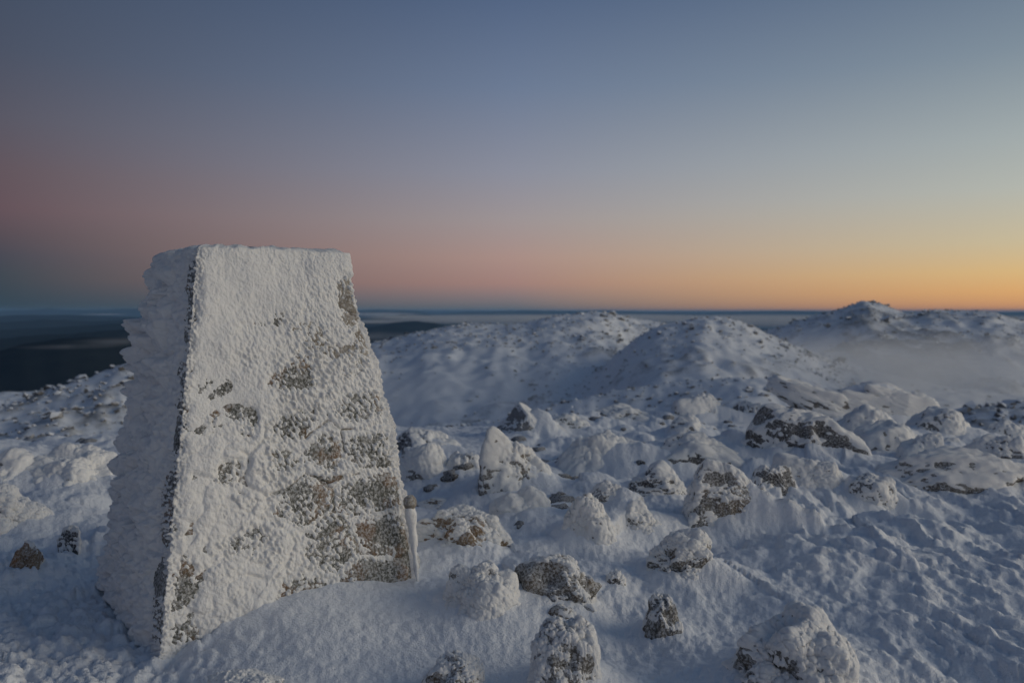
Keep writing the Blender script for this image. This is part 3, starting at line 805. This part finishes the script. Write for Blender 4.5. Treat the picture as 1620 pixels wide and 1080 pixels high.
hz_top, hz_bot = 62.0, PLAIN - 130
hv = np.array([(x, y, z) for z in (hz_bot, hz_top) for y in (-bx, bx) for x in (-bx, bx)])
hf = np.array([(0, 2, 3, 1), (4, 5, 7, 6), (0, 1, 5, 4), (2, 6, 7, 3), (0, 4, 6, 2), (1, 3, 7, 5)])
tag(mesh_obj('haze', hv, hf, V_HAZE, smooth=False), kind='stuff')

# ------------------------------------------------------------------ the pillar
pil = bpy.data.objects.new('trig_pillar', None)
COL.objects.link(pil)
pil.location = (PX, PY, 0)
tag(pil, 'tapering stone survey pillar on the summit, caked in white rime with feathers of ice on its left', 'pillar')
ORD = {'A': (-1, -1), 'B': (1, -1), 'L': (-1, 1), 'D': (1, 1)}


def corner(k, v):
    w = WB + (WT - WB) * v
    sx_, sy_ = ORD[k]
    lx, ly = sx_ * w, sy_ * w
    if k == 'B':                                # the right hand edge bellies out
        lx = lx + np.interp(v, [0, 0.08, 0.3, 0.55, 0.74, 0.84, 1.0], [0.0, 0.03, 0.055, 0.052, 0.03, 0.006, 0.0])
    return np.stack([lx * CT - ly * ST, lx * ST + ly * CT, PH * v - 0.0 * v], -1)


def face_pt(a, b, u, v):
    return corner(a, v) * (1 - u)[:, None] + corner(b, v) * u[:, None]


FACES = [('L', 'A', 190), ('A', 'B', 310), ('B', 'D', 80), ('D', 'L', 36)]
SL = math.atan((WB - WT) / PH)


def face_nrm(a, b):
    m = np.array(ORD[a], float) + np.array(ORD[b], float)
    m /= np.linalg.norm(m)
    n = np.array([m[0] * CT - m[1] * ST, m[0] * ST + m[1] * CT, 0]) * math.cos(SL)
    n[2] = math.sin(SL)
    return n


# rubble masonry: an outline for every stone, cut from a jittered pattern
rng = np.random.default_rng(12)


def clip(poly, p, n):
    out = []
    for i in range(len(poly)):
        a, b = poly[i], poly[(i + 1) % len(poly)]
        da, db = np.dot(a - p, n), np.dot(b - p, n)
        if da <= 0:
            out.append(a)
        if da * db < 0:
            out.append(a + (b - a) * da / (da - db))
    return out


def stone_cells(rows, rng):
    seeds = []
    for r, k in enumerate(rows):
        for c in range(k):
            seeds.append(((c + 0.5 + rng.uniform(-.22, .22)) / k, (r + 0.5 + rng.uniform(-.2, .2)) / len(rows) * 1.75))
    seeds = np.array(seeds)
    cells = []
    for i, p in enumerate(seeds):
        poly = [np.array(q) for q in ((0.0, 0.0), (1.0, 0.0), (1.0, 1.75), (0.0, 1.75))]
        for j, q in enumerate(seeds):
            if i != j:
                d = q - p
                poly = clip(poly, (p + q) / 2, d)
        cells.append(np.array(poly))
    return cells, seeds


def make_stone(cell, a, b, seed, mat):
    c = cell.mean(0)
    pts = []
    n = len(cell)
    for i in range(n):                          # round the corners, keep some of the straight run
        p, q, r = cell[i - 1], cell[i], cell[(i + 1) % n]
        pts += [q + (p - q) * 0.22, q * 0.9 + (p + r) * 0.05, q + (r - q) * 0.22]
    pts = np.array(pts)
    jit = 1 + 0.05 * np.random.default_rng(seed).normal(size=len(pts))
    rel = (pts - c) * jit[:, None]
    rad = np.linalg.norm(rel, axis=1)
    rings = []
    nf = face_nrm(a, b)
    off0 = np.random.default_rng(seed + 7).uniform(-0.002, 0.003)
    for gap, inset, hgt in ((0.006, 0, -0.05), (0.008, 0, -0.002), (0.025, 0, 0.004), (0.07, 0, 0.007)):
        k = np.clip(1 - gap / np.maximum(rad, 0.03), 0.15, 1)
        q = c + rel * k[:, None]
        w = face_pt(a, b, np.clip(q[:, 0], 0, 1), np.clip(q[:, 1] / 1.8, 0, 1))
        bumpz = 0.0022 * np.random.default_rng(seed + int(gap * 1000)).normal(size=len(w)) if hgt > 0 else 0
        rings.append(w + nf * (hgt + off0 + np.asarray(bumpz).reshape(-1, 1) if hgt > 0 else hgt))
    w = face_pt(a, b, np.array([c[0]]), np.array([c[1] / 1.8]))
    V = np.concatenate(rings + [w + nf * (0.008 + off0)])
    m = len(pts)
    F = [tuple(x) for x in grid_faces(4, m, True)]
    F += [(3 * m + i, 3 * m + (i + 1) % m, 4 * m) for i in range(m)]
    return mesh_obj('stone', V, F, mat, pil, smooth=True)


for (a, b, rows, sd) in (('A', 'B', (3, 4, 3, 4, 3, 3, 2, 3), 5), ('L', 'A', (3, 2, 3, 3, 2, 3, 2), 9), ('B', 'D', (3, 2, 3, 2, 3, 2, 2), 15), ('D', 'L', (3, 2, 3, 2, 3, 2, 2), 19)):
    for i, cell in enumerate(stone_cells(rows, np.random.default_rng(sd))[0]):
        cu, cv = cell.mean(0)
        bare_one = a == 'A' and cu > 0.7 and 1.2 < cv < 1.64
        o = make_stone(cell, a, b, sd * 100 + i, M_STONEBARE if bare_one else M_STONE)
# mortar core behind the stones
vv = np.array([-0.15, 0.999])
cv_ = np.concatenate([np.stack([corner(k, np.array([v]))[0] * np.array([0.992, 0.992, 1]) for k in 'ABDL']) for v in vv])
mesh_obj('mortar_core', cv_, [(0, 1, 5, 4), (1, 2, 6, 5), (2, 3, 7, 6), (3, 0, 4, 7), (4, 5, 6, 7), (3, 2, 1, 0)], M_MORTAR, pil, smooth=False)
# the plate on top
ang = np.linspace(0, 2 * math.pi, 24, endpoint=False)
pv = np.concatenate([np.stack([0.19 * k * np.cos(ang) - 0.08, 0.19 * k * np.sin(ang) + 0.02, np.full(24, PH + z)], 1) for k, z in ((1, 0.0), (1, 0.034), (0.94, 0.040))])
mesh_obj('cap_plate', pv, [tuple(q) for q in grid_faces(3, 24, True)] + [tuple(range(48, 72))], M_METAL, pil, smooth=False)

# the crust of rime: one sheet round the pillar whose bumps come out past the stones or stay behind them
us, fi = [], []
for k, (a, b, n) in enumerate(FACES):
    us.append(((np.arange(n)) / n) ** (1.9 if k == 2 else 1.0))
    fi.append(np.full(n, k))
us, fi = np.concatenate(us), np.concatenate(fi)
vs = np.linspace(-0.03, 1.0, 400)
U, V_ = np.meshgrid(us, vs)
FI = np.tile(fi, (len(vs), 1))
U, V_, FI = U.ravel(), V_.ravel(), FI.ravel()
P = np.zeros((len(U), 3))
Nn = np.zeros((len(U), 3))
for k, (a, b, n) in enumerate(FACES):
    m = FI == k
    P[m] = face_pt(a, b, U[m], V_[m])
    n0 = face_nrm(a, b)
    a2, b2 = FACES[(k - 1) % 4][:2]
    n1_ = face_nrm(a2, b2)
    a2, b2 = FACES[(k + 1) % 4][:2]
    n2_ = face_nrm(a2, b2)
    wdt = 2 * (WB + (WT - WB) * V_[m])
    e0 = np.clip(1 - U[m] * wdt / 0.035, 0, 1)[:, None] * 0.5
    e1 = np.clip(1 - (1 - U[m]) * wdt / 0.035, 0, 1)[:, None] * 0.5
    Nn[m] = n0 * (1 - e0 - e1) + n1_ * e0 + n2_ * e1
Nn /= np.linalg.norm(Nn, axis=1)[:, None]
WID = 2 * (WB + (WT - WB) * V_)
um, vm = (U - 0.5) * WID, V_ * 1.82
# front: thickness map
front = FI == 1
thick = 0.45 - 0.42 * sm(U, 0.15, 0.9) * sm(1 - V_, 0.1, 0.75) + 0.25 * sm(V_, 0.75, 0.95) - 0.24 * sm(U, 0.25, 0.6) * sm(1 - V_, 0.2, 0.5) - 0.08
thick = thick + 0.26 * fbm2(um * 4, vm * 4, 5, 201, 0.62) + 0.06 * fbm2(um * 30, vm * 30, 2, 203)
BLOBS = [(0.738, 0.723, 0.17, 0.020, .75), (0.520, 0.644, 0.10, 0.028, .8), (0.60, 0.675, 0.03, 0.03, .6), (0.453, 0.492, 0.144, 0.062, .55), (0.604, 0.431, 0.27, 0.024, .6), (0.242, 0.405, 0.08, 0.05, .75), (0.36, 0.27, 0.08, 0.05, .55), (0.22, 0.24, 0.05, 0.05, .5), (0.45, 0.80, 0.12, 0.03, .45), (0.33, 0.70, 0.1, 0.03, .4),
         (0.555, 0.314, 0.196, 0.065, .42), (0.919, 0.30, 0.10, 0.20, .3), (0.696, 0.118, 0.12, 0.05, .5), (0.055, 0.105, 0.065, 0.115, .72), (0.08, 0.0, 0.12, 0.05, .5), (0.124, 0.557, 0.036, 0.022, .5),
         (0.306, 0.549, 0.044, 0.022, .45), (0.945, 0.86, 0.075, 0.075, 1.5), (0.985, 0.76, 0.05, 0.06, .8), (0.996, 0.10, 0.06, 0.07, 1.4), (0.869, 0.075, 0.12, 0.025, .8), (0.79, 0.25, 0.03, 0.14, .35), (0.75, 0.36, 0.14, 0.012, .6), (0.62, 0.22, 0.13, 0.012, .6)]
wu = U + 0.03 * noise2(um * 14, vm * 14, 205)
wv = V_ + 0.014 * noise2(um * 14 + 5, vm * 14, 206)
for bu, bv, su, sv, am in BLOBS:
    q = ((wu - bu) / su) ** 2 + ((wv - bv) / sv) ** 2
    thick = thick - am * np.exp(-q ** 1.5)
for bu, bv, su, sv, am in [(0.25, 0.30, 0.05, 0.05, .5), (0.40, 0.22, 0.05, 0.05, .4), (0.62, 0.60, 0.12, 0.03, .5), (0.5, 0.56, 0.1, 0.02, .4), (0.75, 0.52, 0.2, 0.04, .2), (0.35, 0.42, .06, .03, .4), (0.6, 0.385, 0.22, 0.012, .5)]:
    q = ((wu - bu) / su) ** 2 + ((wv - bv) / sv) ** 2
    thick = thick + am * np.exp(-q ** 1.5)
thick = np.clip(thick, -1.3, 1.0)
# the stones read through the coat: rime gathers along their edges, some faces stay thinly covered
dd = np.full((2, len(U)), 9.0)
who = np.zeros(len(U))
for si_, sd_ in enumerate(stone_cells((3, 4, 3, 4, 3, 3, 2, 3), np.random.default_rng(5))[1]):
    d_ = np.hypot(U - sd_[0] + 0.03 * noise2(um * 6, vm * 6, 208), V_ * 1.8 - sd_[1] + 0.02 * noise2(um * 6, vm * 6, 207))
    who = np.where(d_ < dd[0], si_, who)
    dd[1] = np.minimum(dd[1], np.maximum(dd[0], d_))
    dd[0] = np.minimum(dd[0], d_)
gap_ = dd[1] - dd[0]
srand = np.random.default_rng(77).uniform(0, 1, 60)[who.astype(int)]
lowmid = sm(U, 0.05, 0.4) * sm(1 - V_, 0.22, 0.5)
ridge_ = np.exp(-((gap_ - 0.035) / 0.035) ** 2) * sm(fbm2(um * 3.5, vm * 3.5, 2, 209), -0.5, 0.3)
crack = np.exp(-(gap_ / 0.012) ** 2) * sm(fbm2(um * 4 + 7, vm * 4, 2, 210), 0.0, 0.4) * lowmid
thick = thick + 0.42 * ridge_ * lowmid - 0.34 * lowmid * sm(srand, 0.3, 0.9) * sm(gap_, 0.05, 0.14) - 0.05 * lowmid - 0.12 * lowmid * sm(U, 0.35, 0.7)
# knobs: slanted fingers, finer where the coat is thick
sl_x, sl_y = um + 0.42 * vm, vm
big = np.clip(sm(U + 0.22 * noise2(um * 4, vm * 4, 7), 0.05, 0.55) * (1 - 0.8 * sm(V_ - 0.12 * U, 0.55, 0.9)) + 0.5 * (thick < 0), 0, 1)
w1 = worley2(sl_x * 54 + 0.35 * noise2(um * 18, vm * 18, 3), sl_y * 38 + 0.35 * noise2(um * 18, vm * 18, 4), 211)
w2 = worley2(sl_x * 118 + 0.5 * noise2(um * 40, vm * 40, 9), sl_y * 92, 213)
k1 = np.sqrt(np.clip(1 - (w1[0] / 0.54) ** 2, 0, 1)) * (w1[2] > 0.2) * (0.45 + 0.55 * w1[2])
k2 = np.sqrt(np.clip(1 - (w2[0] / 0.60) ** 2, 0, 1)) * (w2[2] > 0.25) * (0.3 + 0.7 * w2[2])
amp = 0.74 + 0.26 * np.clip(fbm2(um * 4, vm * 4, 3, 215), -1, 1)
knob = k1 * (0.10 + 0.90 * big) * 0.024 * amp + k2 * (0.0025 + 0.0045 * big) * (0.6 + 0.6 * amp)
base = 0.006 + 0.024 * np.clip(thick, -0.30, 1.0) + 0.05 * np.minimum(thick + 0.75, 0)
w5 = worley2(um * 15 + 0.4 * noise2(um * 9, vm * 9, 31), vm * 15, 237)
puffy = np.sqrt(np.clip(1 - (w5[0] / 0.7) ** 2, 0, 1)) * w5[2] * sm(-U, -0.65, -0.3) * sm(-V_, -0.62, -0.4) * sm(thick, -0.1, 0.3)
offF = base + 0.018 * puffy - 0.02 * crack + 0.010 * fbm2(um * 3.2, vm * 3.2, 3, 222, 0.6) * sm(thick, -0.1, 0.4) + knob * (1 - 0.55 * ridge_) * (1 - 0.5 * np.clip(thick, 0, 1)) * np.clip(1 + (thick + 0.75) * 3, 0.0, 1) + (0.0012 + 0.0008 * big) * fbm2(um * 32, vm * 32, 3, 219) + 0.003 * fbm2(um * 7, vm * 7, 3, 220)
# left: feathers that grew into the wind
uf = (1 - U) * WID                            # metres back from the near corner
f1 = worley2(uf * 4.6 + 0.6 * noise2(uf * 4, vm * 4, 5), vm * 4.9 + 0.8 * uf + 0.4 * noise2(uf * 5, vm * 5, 8), 221)
f2 = worley2(uf * 10 + 0.5 * noise2(uf * 9, vm * 9, 6), vm * 10.5 + 1.5 * uf, 223)
f3 = worley2(uf * 24 + 0.4 * noise2(uf * 20, vm * 20, 10), vm * 28, 225)
crev = sm(f1[1] - f1[0], 0.0, 0.22)
crev2 = sm(f2[1] - f2[0], 0.0, 0.25)
plate = crev * np.clip(1 - (f1[0] / 0.85) ** 2, 0, 1) ** 0.6 * (0.2 + 0.8 * sm(f1[4], -0.45, 0.25)) * (0.15 + 0.85 * f1[2])
plate2 = crev2 * np.clip(1 - (f2[0] / 0.75) ** 2, 0, 1) ** 0.6 * (0.25 + 0.75 * sm(f2[4], -0.4, 0.25)) * (0.3 + 0.7 * f2[2])
back = sm(uf, 0.12, 0.34)
upw = (0.75 + 0.55 * sm(V_, 0.5, 0.85) - 0.12 * sm(1 - V_, 0.8, 0.97)) * (1 - 0.85 * sm(V_, 0.93, 1.0))
sw = 0.075 + 0.11 * sm(1 - V_, 0.1, 0.9)
strip = sm(uf + 0.07 * fbm2(vm * 7, uf * 6, 4, 228, 0.6), sw - 0.03, sw + 0.05)
offL = -0.002 + strip * (0.016 + back * upw * (0.078 * plate + 0.056 * plate2 + 0.0 * sm(fbm2(uf * 3, vm * 3, 3, 227), -0.3, 0.6)) + 0.022 * np.sqrt(np.clip(1 - (f3[0] / 0.62) ** 2, 0, 1)) * f3[2] * (0.8 + 0.5 * sm(1 - V_, 0.4, 0.8)) + 0.006 * fbm2(uf * 30, vm * 40, 2, 229))
offL = offL - strip * 0.09 * sm(fbm2(uf * 4, vm * 5, 3, 231), 0.45, 0.7) * back * 0.5
edge_nub = worley2(uf * 45, vm * 60, 233)
offL = offL + (1 - strip) * 0.030 * np.clip(1 - (edge_nub[0] / 0.6) ** 2, 0, 1) * edge_nub[2] * sm(fbm2(vm * 6, uf * 6, 3, 235), -0.8, 0.2)
offO = 0.012 + 0.02 * fbm2(um * 4, vm * 4, 4, 241) + 0.012 * np.clip(1 - (w1[0] / 0.6) ** 2, 0, 1)
offO = np.where((FI == 2) & (U < 0.25), offO + 0.018 * (0.5 + 0.5 * noise2(vm * 3, um * 3, 243)) * (1 - np.exp(-((V_ - 0.86) / 0.1) ** 2)) - 0.04 * np.exp(-((V_ - 0.86) / 0.07) ** 2), offO)
off = np.where(front, offF, np.where(FI == 0, offL, offO))
near_e = np.where(front, sm(U * WID, 0.0, 0.05), 1.0)
off = np.where(front, off * near_e + (1 - near_e) * (0.004 + 0.012 * k2 + 0.014 * fbm2(vm * 9, um * 9, 4, 236, 0.6)), off)
DIR = Nn.copy()
WDIR = np.array([-0.96, -0.22, 0.06])
WDIR /= np.linalg.norm(WDIR)
kk = (back * np.clip(offL * 12, 0, 1) * (FI == 0))[:, None]
DIR = DIR * (1 - kk) + WDIR * kk
DIR = np.where(front[:, None], DIR + np.array([-0.12, 0, 0.12]) * np.clip(offF * 18, 0, 1)[:, None], DIR)
Q = P + DIR * off[:, None]
nc = len(us)
# close over the top
rows = [Q.reshape(len(vs), nc, 3)]
last = rows[0][-1]
ctr = np.array([0, 0, PH])
for s_, up in ((0.97, 0.012), (0.92, 0.020), (0.84, 0.024), (0.72, 0.022), (0.55, 0.02), (0.3, 0.02), (0.02, 0.02)):
    q = ctr + (P.reshape(len(vs), nc, 3)[-1] - ctr) * s_
    mixk = max(0.0, (s_ - 0.84) / 0.16)
    q = q + (last - P.reshape(len(vs), nc, 3)[-1]) * mixk * np.array([1, 1, 0.4])
    q[:, 2] = PH + up + 0.012 * fbm2(q[:, 0] * 14, q[:, 1] * 14, 3, 251) + 0.4 * mixk * (last[:, 2] - PH)
    rows.append(q[None])
Q = np.concatenate(rows).reshape(-1, 3)
mesh_obj('rime_crust', Q, grid_faces(len(vs) + 7, nc, True), M_RIME, pil)

# ------------------------------------------------------------------ the iced stake at the pillar's right foot


def tube(path, rad, n=14, seed=0, rough=0.0):
    path = np.asarray(path, float)
    V, F = [], []
    for i, (p, r) in enumerate(zip(path, rad)):
        d = path[min(i + 1, len(path) - 1)] - path[max(i - 1, 0)]
        d /= np.linalg.norm(d)
        a = np.cross(d, (0, 1, 0.01))
        a /= np.linalg.norm(a)
        b = np.cross(d, a)
        th = np.linspace(0, 2 * math.pi, n, endpoint=False)
        ring = p + (np.cos(th)[:, None] * a + np.sin(th)[:, None] * b) * (r * (1 + rough * np.random.default_rng(seed + i).normal(size=n)))[:, None]
        V.append(ring)
    F = [tuple(q) for q in grid_faces(len(path), n, True)]
    F += [tuple(range(n))[::-1], tuple(range((len(path) - 1) * n, len(path) * n))]
    return np.concatenate(V), F


st0, st1 = at(662, 925), None
yS = st0[1] + 0.02
topS = np.array([(647 - CX) / F_PX * yS, yS, CAM_Z + tan_elev(800) * yS])
botS = np.array([(661 - CX) / F_PX * yS, yS, st0[2] - 0.08])
stk = bpy.data.objects.new('iced_stake', None)
COL.objects.link(stk)
stk.location = botS
tag(stk, 'slender ice coated stake with a round tan knob at the right foot of the pillar', 'stake')
ts = np.linspace(0, 1, 34)
v, f = tube([(topS - botS) * t for t in ts], [0.010 + 0.017 * float(sm(np.array(t), 0.25, 0.95)) + 0.003 * math.sin(t * 23) for t in ts], 14, 3, 0.10)
mesh_obj('shaft', v, f, M_RIME, stk)
v, f = ico(3)
v = v * np.array([0.034, 0.034, 0.042]) * (1 + 0.06 * fbm3(v * 2, 3, 5))[:, None]
mesh_obj('knob', v + (topS - botS) + np.array([0, 0, 0.018]), f, M_STONEBARE, stk)

# ------------------------------------------------------------------ build the boulders


def hull_dirs(seed, n=11):
    r = np.random.default_rng(seed)
    d = r.normal(size=(n, 3))
    d /= np.linalg.norm(d, axis=1)[:, None]
    d[:, 2] = np.abs(d[:, 2]) * 0.9 + 0.05
    d /= np.linalg.norm(d, axis=1)[:, None]
    d = np.concatenate([d, [(0, 0, -1), (1, 0, -.2), (-1, 0, -.2), (0, 1, -.2), (0, -1, -.2)]])
    o = np.concatenate([r.uniform(0.62, 1.0, n), np.ones(5)])
    return d, o


WEDGE = (np.array([(-.72, -.45, .50), (.62, -.1, .75), (-.3, -.9, .35), (0, 1, .2), (0, 0, -1), (.5, -.8, .3), (-.5, .8, .3)]), np.array([0.62, .62, .75, .9, 1, .8, .8]))

SLAB = (np.array([(.05, -.1, 1), (-.1, -.25, -1), (-1, -.1, -.35), (-.25, -1, .1), (1, 0, .25), (.55, -.8, .2), (0, 1, .1), (-.55, 0, .9)]), np.array([.40, .40, .95, .8, 1.05, .95, .8, .62]))
SLAB[0][:] /= np.linalg.norm(SLAB[0], axis=1)[:, None]
for (B, xc, yc, g, w, dep, h) in placed:
    name, x0, x1, top, foot, kr, roll, rime, bare, dr, mk, lev, seed, label, tail = B
    D, O = hull_dirs(seed) if seed else (WEDGE[0] / np.linalg.norm(WEDGE[0], axis=1)[:, None], WEDGE[1])

    def shape(v):
        if kr <= 7 and seed:                    # worn domes and mounds
            return 0.85 * (1 + (0.26 if x1 - x0 > 90 else 0.14) * fbm3(v * 1.1 + seed * 1.7, 2, seed + 5, 0.5))
        dots = np.clip(v @ D.T / O, 1e-4, None)
        if name == 'slab_boulder':              # tilted plates of granite, high at the windward end
            dots = np.clip(v @ SLAB[0].T / (SLAB[1] * (1 + 0.10 * np.sin(seed * np.arange(1, 9)))), 1e-4, None)
        return (dots ** kr).sum(1) ** (-1.0 / kr)

    def build(v):
        p = v * shape(v)[:, None]
        p = p / 0.9
        ca, sa = math.cos(math.radians(roll)), math.sin(math.radians(roll))
        if name == 'slab_boulder':
            ca, sa = math.cos(math.radians(roll * 0.9)), math.sin(math.radians(roll * 0.9))
        q = p.copy()
        q[:, 0] = p[:, 0] * ca + p[:, 2] * sa
        q[:, 2] = -p[:, 0] * sa + p[:, 2] * ca
        q[:, :2] *= (1 + 0.12 * np.clip(-q[:, 2:3] + 0.25, 0, 1))
        return q

    cz = max(h * 0.78, 0.35 * w)
    if name == 'flat_rock':
        cz = h * 0.9
    vl, fl = ico(max(3, min(lev, 5) - 1))
    b0 = build(vl)
    ez = b0[:, 2].max()
    vis = b0[b0[:, 2] / ez * cz + h - cz > 0.15 * h]
    ext = np.array([np.abs(vis[:, 0]).max(), np.abs(vis[:, 1]).max(), ez])
    S = np.array([w, dep, cz]) / ext

    def place(v):
        p = build(v) * S
        if name == 'slab_boulder':              # a plate lying at an angle, its left end up in the air
            q = v * ((np.abs(v) ** 7).sum(1) ** (-1 / 7.0))[:, None]
            q[:, 0] += 0.25 * q[:, 1] * 0.5 + 0.12 * np.sin(q[:, 1] * 3 + seed)
            q = q * np.array([w * 1.12, dep * 1.1, 0.40 * w * (1 + 0.15 * np.sin(seed))]) * (1 + 0.14 * fbm3(v * 1.1 + seed, 2, seed + 2))[:, None]
            q[:, 2] *= 1 - 0.35 * np.clip(q[:, 0] / w * -1, 0, 1)
            ca, sa = math.cos(math.radians(roll)), math.sin(math.radians(roll))
            p = np.stack([q[:, 0] * ca + q[:, 2] * sa, q[:, 1], -q[:, 0] * sa + q[:, 2] * ca], 1)
            p[:, 2] += cz - p[:, 2].max()
        size = (w + cz) * 0.5
        p = p + (v * S) * ((0.045 if name == 'slab_boulder' or not seed else 0.10) * fbm3(v * 2.2 + seed, 4, seed, 0.55))[:, None]
        p[:, 2] += h - cz
        low = np.clip(1 - p[:, 2] / h, 0, 1.3)[:, None]      # broaden towards the foot, most on the lee side
        p[:, :2] *= 1 + 0.08 * rime * low ** 1.5
        p[:, 0] += 0.12 * w * rime * low[:, 0] ** 2 * (p[:, 0] > 0)
        return p

    rv = place(vl)
    rock = mesh_obj(name, rv, fl, ROCKMAT[mk], loc=(xc, yc, g))
    tag(rock, label, 'rock' if name == 'flat_rock' else 'boulder', 'rocks and boulders on the summit')
    v, f = ico((6 if lev == 6 or (yc < 4.7 and x1 - x0 > 75) or (yc < 6.6 and x1 - x0 > 135) else 5) if x1 - x0 > 58 else lev)
    p = place(v)
    # normals of the fine shape
    me = np.cross(p[f[:, 1]] - p[f[:, 0]], p[f[:, 2]] - p[f[:, 0]])
    nn = np.zeros_like(p)
    for k in range(3):
        for c in range(3):
            nn[:, c] += np.bincount(f[:, k], me[:, c], len(p))
    nn /= np.maximum(np.linalg.norm(nn, axis=1), 1e-12)[:, None]
    size = max(w, cz)
    sc_ = float(np.clip(size / 0.22, 0.55, 1.4))
    m = rime + 0.42 * nn[:, 2] + 0.30 * nn[:, 0] - 0.10 + (0.24 if yc > 6.5 else 0.11)
    for d_, s_ in bare:
        d_ = np.array(d_, float)
        d_ /= np.linalg.norm(d_)
        m = m - s_ * np.clip(nn @ d_, 0, 1) ** 1.2
    pw = p + np.array([xc, yc, 0])
    m = m + 0.34 * fbm3(pw * (1.7 / size) * np.array([0.8, 0.8, 2.4 if name != 'slab_boulder' else 1.2]) + seed, 5, seed + 40, 0.68)
    edge = 2 * size * 0.07 * (0.5 if len(v) > 5000 else 1.0) * (0.5 if len(v) > 20000 else 1.0) * (0.5 if len(v) > 90000 else 1.0)
    cell = max(0.0145 if yc < 6 else 0.02, 1.3 * edge)
    sc_ *= 1.0 if yc < 6 else 0.7
    f1_, r1 = worley3(pw / cell, seed + 3)
    f2_, r2_ = worley3(pw / (cell * 0.55), seed + 4)
    kn = np.clip(1 - (f1_ / 0.72) ** 2, 0, 1) * (0.3 + 0.7 * r1)
    kn2 = np.clip(1 - (f2_ / 0.72) ** 2, 0, 1) * r2_
    mc = np.clip(m, -0.8, 0.9)
    mc = np.where(mc > 0.15, 0.15 + (mc - 0.15) * 0.5, mc)
    of = 0.026 * sc_ * mc + (0.85 * kn + 0.4 * kn2) * (0.25 + 0.75 * sm(fbm3(pw * 5 + seed, 2, seed + 60), -0.45, 0.35)) * min(0.016, 0.85 * cell) * (1.0 if yc < 6 else 0.6) * (1 - 0.45 * np.clip(mc, 0, 1)) - 0.004
    p = p + nn * of[:, None]
    p = p + nn * ((0.007 if yc < 6.5 else 0.003) * sc_ * fbm3(pw * 11 + seed, 3, seed + 50))[:, None]
    f = f[(p[f][:, :, 2].max(1) > -0.05) & (of[f].max(1) > -0.013 * min(sc_, 1.0))]
    mesh_obj('rime_crust', p, f, M_RIME, rock)

# stone chips that stick out of the snow between the boulders
rg_ = np.random.default_rng(8)
ry = rg_.uniform(5.2, 14.0, 260)
rx = (rg_.uniform(-0.62, 0.66, 260)) * ry
keep = (np.hypot(rx - PX, ry - PY) > 1.3) & ~((rx > 0.9) & (ry < 7.5)) & (fbm2(rx * 0.9, ry * 0.9, 2, 401) > -0.15)
rx, ry = rx[keep], ry[keep]
rs = np.exp(rg_.normal(size=len(rx)) * 0.5).clip(0.4, 1.7) * 0.045
rubble('stone_chips', rx, ry, near_height(rx, ry) - 0.3 * rs, rs * 1.5, rs * 1.3, rs * 0.75, M_ROCKDARK, 9, 1)
